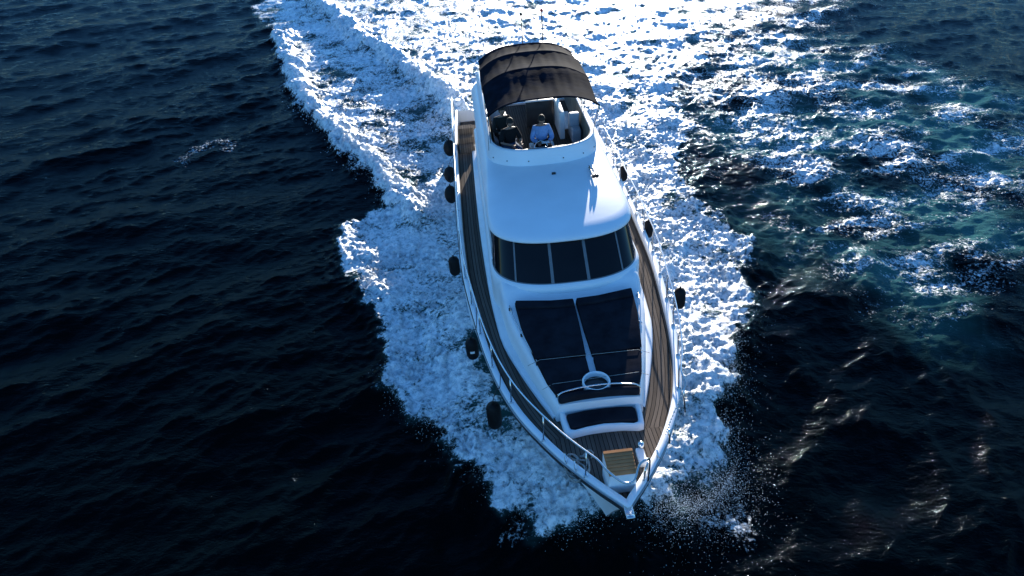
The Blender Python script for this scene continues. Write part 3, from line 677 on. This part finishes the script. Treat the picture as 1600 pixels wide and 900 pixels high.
pad('bench_bolster', bo + [(a, b - .11) for a, b in bo[::-1]], .15, 'curved charcoal backrest bolster under a thin steel rail', zf=lambda a: 2.445, bev=.035)
br = bezier([(-.74, 2.42, 2.40), (-.73, 2.44, 2.62), (-.4, 2.50, 2.66), (0, 2.52, 2.67), (.4, 2.50, 2.66), (.72, 2.44, 2.62), (.74, 2.40, 2.40)], 6)
child('bench_rail', tube(br, .014, 8), M['steel'], yacht)
pad('bench_cushion', [(-.64, 2.28), (-.3, 2.33), (0, 2.34), (.3, 2.33), (.58, 2.30), (.63, 2.24), (.615, 1.94), (.3, 1.975), (0, 1.995), (-.3, 1.975), (-.615, 1.935)], .10, 'charcoal seat cushion of the front bench, nearest the bow', zf=lambda a: 2.165)
# straps across the pads
for a0, a1, zz_ in (((-1.2, 3.45), (1.18, 3.42), .135), ((-1.0, 2.78), (1.02, 2.85), .125)):
    P = [(a0[0] + (a1[0] - a0[0]) * t, a0[1] + (a1[1] - a0[1]) * t, float(ztop(a0[1])) + (.02 if t in (0, 1) else zz_)) for t in (0, .1, .5, .9, 1)]
    child('tie_down_cord', tube(P, .005, 5), M['rope'], yacht)

# ------------------------------------------------------------------ fenders
def fender(xx, a, z_, L_, r_, label, ball_=False, mark=False):
    b = (xx, a, z_ - L_ / 2)
    f_ = empty('fender', b); tag(f_, label, 'fender', 'fenders hung along the hull')
    prof_ = [(0.02, 0), (r_ * .45, .012), (r_ * .8, .045), (r_, .11), (r_ * 1.02, L_ / 2), (r_, L_ - .11), (r_ * .8, L_ - .045), (r_ * .45, L_ - .012), (.02, L_)]
    if ball_: prof_ = [(r_ * max(.05, math.sin(t)), L_ / 2 - L_ / 2 * math.cos(t)) for t in np.linspace(0, math.pi, 11)]
    an = np.linspace(0, 2 * np.pi, 20, endpoint=False)
    child('body', loft([np.c_[xx + q * np.cos(an), a + q * np.sin(an), np.full(20, z_ - L_ / 2 + h)] for q, h in prof_], close=True), M['fender'], f_)
    top = z_ + L_ / 2; s = math.copysign(1, xx)
    if mark:
        bd = [[(xx + (r_ * 1.02 + .004) * math.sin(q), a - (r_ * 1.02 + .004) * math.cos(q), z_ + h) for q in np.linspace(-.35, .35, 6)] for h in (-.03, .03)]
        child('printed_mark', loft(bd), M['gel2'], f_)
    child('eye', cat(tube([(xx, a, top - .01), (xx, a, top + .05)], .02, 8)), M['fender'], f_)
    child('rope', tube(bezier([(xx, a, top + .04), (s * (float(g(a)) + .05), a, float(zg(a)) - .0), (s * (float(g(a)) - .02), a, float(zg(a)) + .05), (s * (float(g(a)) - .07), a, zr(a) - .02)], 4), .009, 5), M['cord'], f_)
fender(-1.96, 3.3, 1.42, .66, .145, 'long black fender on the left hull nearest the bow')
fender(-2.30, 5.35, 1.50, .56, .14, 'black fender with a pale mark, second from the bow on the left', mark=True)
fender(-2.61, 8.75, 1.52, .56, .14, 'upright black fender on the left hull abreast of the windscreen')
fender(-2.63, 13.1, 1.35, .60, .20, 'round black fender on the left hull, lowest of the three near the stern', True)
fender(-2.63, 14.5, 1.35, .56, .20, 'round black fender on the left hull, middle of the three near the stern', True)
fender(-2.60, 16.6, 1.35, .60, .22, 'round black fender on the left hull closest to the stern', True)
fender(2.47, 5.75, 1.95, .55, .13, 'black fender on the right hull beside the sun pads')
fender(2.57, 9.0, 1.85, .52, .12, 'black fender on the right hull beside the windscreen')
fender(2.63, 12.3, 1.85, .50, .12, 'black fender on the right hull beside the horns, farthest aft')

# coil of rope on the left bow deck
P = []
for i in range(150):
    t = i / 149; a = t * 2 * math.pi * 4.2; r_ = .12 + .05 * math.sin(i * .31) + .05 * t
    P.append((-.66 + r_ * 1.0 * math.cos(a) + .12 * (t - .5), 1.12 + r_ * 1.5 * math.sin(a) - .15 * (t - .5), float(zd(1.1)) + .035 + .03 * t + .01 * math.sin(i)))
P += [(-.50, 1.35, float(zd(1.3)) + .035), (-.38, 1.50, float(zd(1.5)) + .035), (-.30, 1.42, float(zd(1.4)) + .035), (-.36, 1.30, float(zd(1.3)) + .035)]
o_ = mobj('mooring_rope', *tube(bezier(P, 2), .016, 6), M['rope'], None, (-.66, 1.12, float(zd(1.1)))); tag(o_, 'loosely coiled pale mooring rope on the left bow deck', 'rope')

# ------------------------------------------------------------------ people on the flybridge
M['skin'] = material('skin', (.33, .19, .13), .55, var=.06); M['hair'] = material('dark_hair', (.012, .009, .008), .7, bump=.5, bscale=80)
def cloth(name, c): return material(name, c, .9, spec=.2, var=.15, vscale=9, bump=.5, bscale=14)
def skin_mesh(nodes, edges, subdiv=2):
    me_ = bpy.data.meshes.new('tmp'); me_.from_pydata([p for p, r_ in nodes], edges, []); ob = bpy.data.objects.new('tmp', me_); scene.collection.objects.link(ob)
    sm = ob.modifiers.new('s', 'SKIN'); sm.use_smooth_shade = True; ss = ob.modifiers.new('d', 'SUBSURF'); ss.levels = subdiv; ss.render_levels = subdiv
    for i, (p, r_) in enumerate(nodes):
        r_ = r_ if isinstance(r_, tuple) else (r_, r_); me_.skin_vertices[0].data[i].radius = r_
    me_.skin_vertices[0].data[0].use_root = True
    dg = bpy.context.evaluated_depsgraph_get(); ev = ob.evaluated_get(dg); m2 = ev.to_mesh()
    V_ = np.array([v.co[:] for v in m2.vertices]); F_ = [list(p.vertices) for p in m2.polygons]; ev.to_mesh_clear(); bpy.data.objects.remove(ob); return V_, F_
def person(bx, by, zs, shirt, trousers, label, sleeve=1., turn=0., headdown=.25, hands=((-.12, -.36), (.12, -.36)), floor=3.455):
    """seated facing the bow (-y); bx, by: hips, zs: seat height"""
    c, s_ = math.cos(turn), math.sin(turn)
    def T(V_): V_ = np.asarray(V_, float); return np.c_[bx + V_[:, 0] * c - V_[:, 1] * s_, by + V_[:, 0] * s_ + V_[:, 1] * c, V_[:, 2] + zs]
    pel = (0, 0, .10); wa = (0, -.03, .28); che = (0, -.05, .46); nec = (0, -.09, .60); hb = (0, -.12, .66)
    body_n = [(pel, (.15, .12)), (wa, (.135, .11)), (che, (.16, .12)), (nec, .06), (hb, .055)]; body_e = [(0, 1), (1, 2), (2, 3), (3, 4)]
    arms_n, legs_n = [], []; fl_ = floor - zs
    for k, sg in enumerate((-1, 1)):
        hx, hy = hands[k]; el = (sg * .27, -.13, .25); ha = (hx, hy, .22)
        i0 = len(body_n); body_n += [((sg * .17, -.06, .53), .062), (el, .046), ((el[0] * .35 + ha[0] * .65, el[1] * .35 + ha[1] * .65, .225), .034), (ha, (.042, .022))]
        body_e += [(2, i0), (i0, i0 + 1), (i0 + 1, i0 + 2), (i0 + 2, i0 + 3)]
        j0 = len(body_n); kn = (sg * .15, -.42, .10); an_ = (sg * .14, -.44, max(fl_ + .08, -.34)); to = (sg * .15, -.60, max(fl_ + .04, -.38))
        body_n += [((sg * .09, -.04, .08), .09), (kn, .062), (an_, .042), (to, .035)]; body_e += [(0, j0), (j0, j0 + 1), (j0 + 1, j0 + 2), (j0 + 2, j0 + 3)]
    bodyv = skin_mesh(body_n, body_e)
    hc = np.array((0, -.145 - .06 * headdown, .775 - .02 * headdown))
    head = ball((0, 0, 0), .105, 18, 14, (.80, .98, 1.15)); hv = head[0].copy()
    low = hv[:, 2] < 0; hv[low, 0] *= 1 + .9 * hv[low, 2] * 1.6; hv[low & (hv[:, 1] < 0), 1] *= .98
    ca, sa = math.cos(headdown), math.sin(headdown)
    def hd(V_): V_ = np.asarray(V_, float); return np.c_[V_[:, 0], V_[:, 1] * ca + V_[:, 2] * -sa, V_[:, 2] * ca + V_[:, 1] * sa] + hc
    nose = (np.array([(0, -.125, -.02), (-.016, -.098, -.03), (.016, -.098, -.03), (0, -.1, .03)]), [[0, 1, 3], [0, 3, 2], [0, 2, 1]])
    ears = [ball((sg * .085, .005, -.01), .026, 8, 6, (.4, .8, 1.2)) for sg in (-1, 1)]
    parts = [bodyv, (hd(hv), head[1]), (hd(nose[0]), nose[1])] + [(hd(e_[0]), e_[1]) for e_ in ears]
    for k, sg in enumerate((-1, 1)):                # fingers and thumbs, lightly curled
        hx, hy = hands[k]
        for q, (off, ln) in enumerate(((-.03, .062), (-.01, .075), (.01, .072), (.03, .055))):
            parts.append(tube([(hx + off, hy - .02, .225), (hx + off, hy - .02 - ln * .6, .225), (hx + off * .9, hy - .02 - ln, .20), (hx + off * .9, hy - .03 - ln * .85, .18)], [.0095, .009, .008, .007], 6))
        parts.append(tube([(hx - sg * .03, hy + .01, .225), (hx - sg * .06, hy - .02, .222), (hx - sg * .055, hy - .055, .21)], [.011, .010, .008], 6))
    base = (bx, by, zs); pr = empty('person', base); tag(pr, label, 'person')
    V_, F_ = cat(*parts); child('body', (T(V_), F_), M['skin'], pr)
    # clothes: slightly larger shells over trunk, arms and legs
    gsh = [(pel, (.175, .145)), (wa, (.165, .14)), (che, (.19, .15)), ((0, -.085, .575), (.10, .08))]; esh = [(0, 1), (1, 2), (2, 3)]
    for k, sg in enumerate((-1, 1)):
        hx, hy = hands[k]; el = np.array((sg * .27, -.13, .25)); ha = np.array((hx, hy, .22)); i0 = len(gsh)
        gsh += [((sg * .175, -.06, .525), .086), (tuple(el), .066)]; esh += [(2, i0), (i0, i0 + 1)]
        if sleeve > .6: gsh.append((tuple(el * .22 + ha * .78), .050)); esh.append((i0 + 1, i0 + 2))
    V_, F_ = skin_mesh(gsh, esh); child('shirt', (T(V_), F_), shirt, pr)
    gt_ = [((0, 0, .10), (.165, .135))]; et = []
    for sg in (-1, 1):
        i0 = len(gt_); gt_ += [((sg * .095, -.05, .085), .105), ((sg * .15, -.42, .10), .082), ((sg * .14, -.44, max(fl_ + .12, -.30)), .062)]; et += [(0, i0), (i0, i0 + 1), (i0 + 1, i0 + 2)]
    V_, F_ = skin_mesh(gt_, et); child('trousers', (T(V_), F_), trousers, pr)
    for sg in (-1, 1):
        V_, F_ = ball((sg * .147, -.53, max(fl_ + .045, -.38)), .05, 10, 6, (.95, 2.4, .85)); child('shoe', (T(V_), F_), M['black'], pr)
        V_, F_ = ball((sg * .033, -.093, .008), .011, 8, 6); child('eye', (T(hd(V_)), F_), M['black'], pr)
    V_, F_ = tube([(-.03, -.099, -.055), (0, -.104, -.055), (.03, -.099, -.055)], .005, 6); child('mouth', (T(hd(V_)), F_), cloth('lips', (.2, .08, .07)), pr)
    hr = ball((0, .012, .018), .112, 18, 12, (.84, .98, 1.12)); V_ = hr[0]; k_ = (V_[:, 2] < .03) & (V_[:, 1] < -.045); V_[k_, 1] = np.maximum(V_[k_, 1], -.045); V_[:, 2] = np.maximum(V_[:, 2], -.05)
    child('hair', (T(hd(V_)), hr[1]), M['hair'], pr)
    return pr
blk = cloth('black_cotton', (.010, .010, .012)); grn = cloth('dark_green_cotton', (.018, .022, .022)); blu = cloth('light_blue_cotton', (.20, .36, .66)); jean = cloth('blue_denim', (.05, .10, .20)); drk = cloth('dark_trousers', (.012, .013, .016))
person(.02, 10.5, 3.86, blu, drk, 'person in a light blue shirt sitting at the front looking down', turn=.05, headdown=.45)
person(-.82, 10.5, 3.86, blk, jean, 'person in a black top and blue jeans with hands in lap', sleeve=.4, turn=.25, headdown=.35, hands=((-.02, -.36), (.2, -.36)))
person(-.95, 11.35, 3.86, grn, drk, 'person in dark clothes sitting behind the one in jeans', turn=.2, headdown=.1)
V_, F_ = box(.10, .19, 10.04, 10.10, 4.09, 4.105, .003); o_ = mobj('paper_sheet', *box(-.02, .18, 10.03, 10.17, 4.105, 4.112, .002, 1), M['gel2'], None, (.08, 10.1, 4.105)); tag(o_, 'small white sheet held by the person in light blue', 'paper')
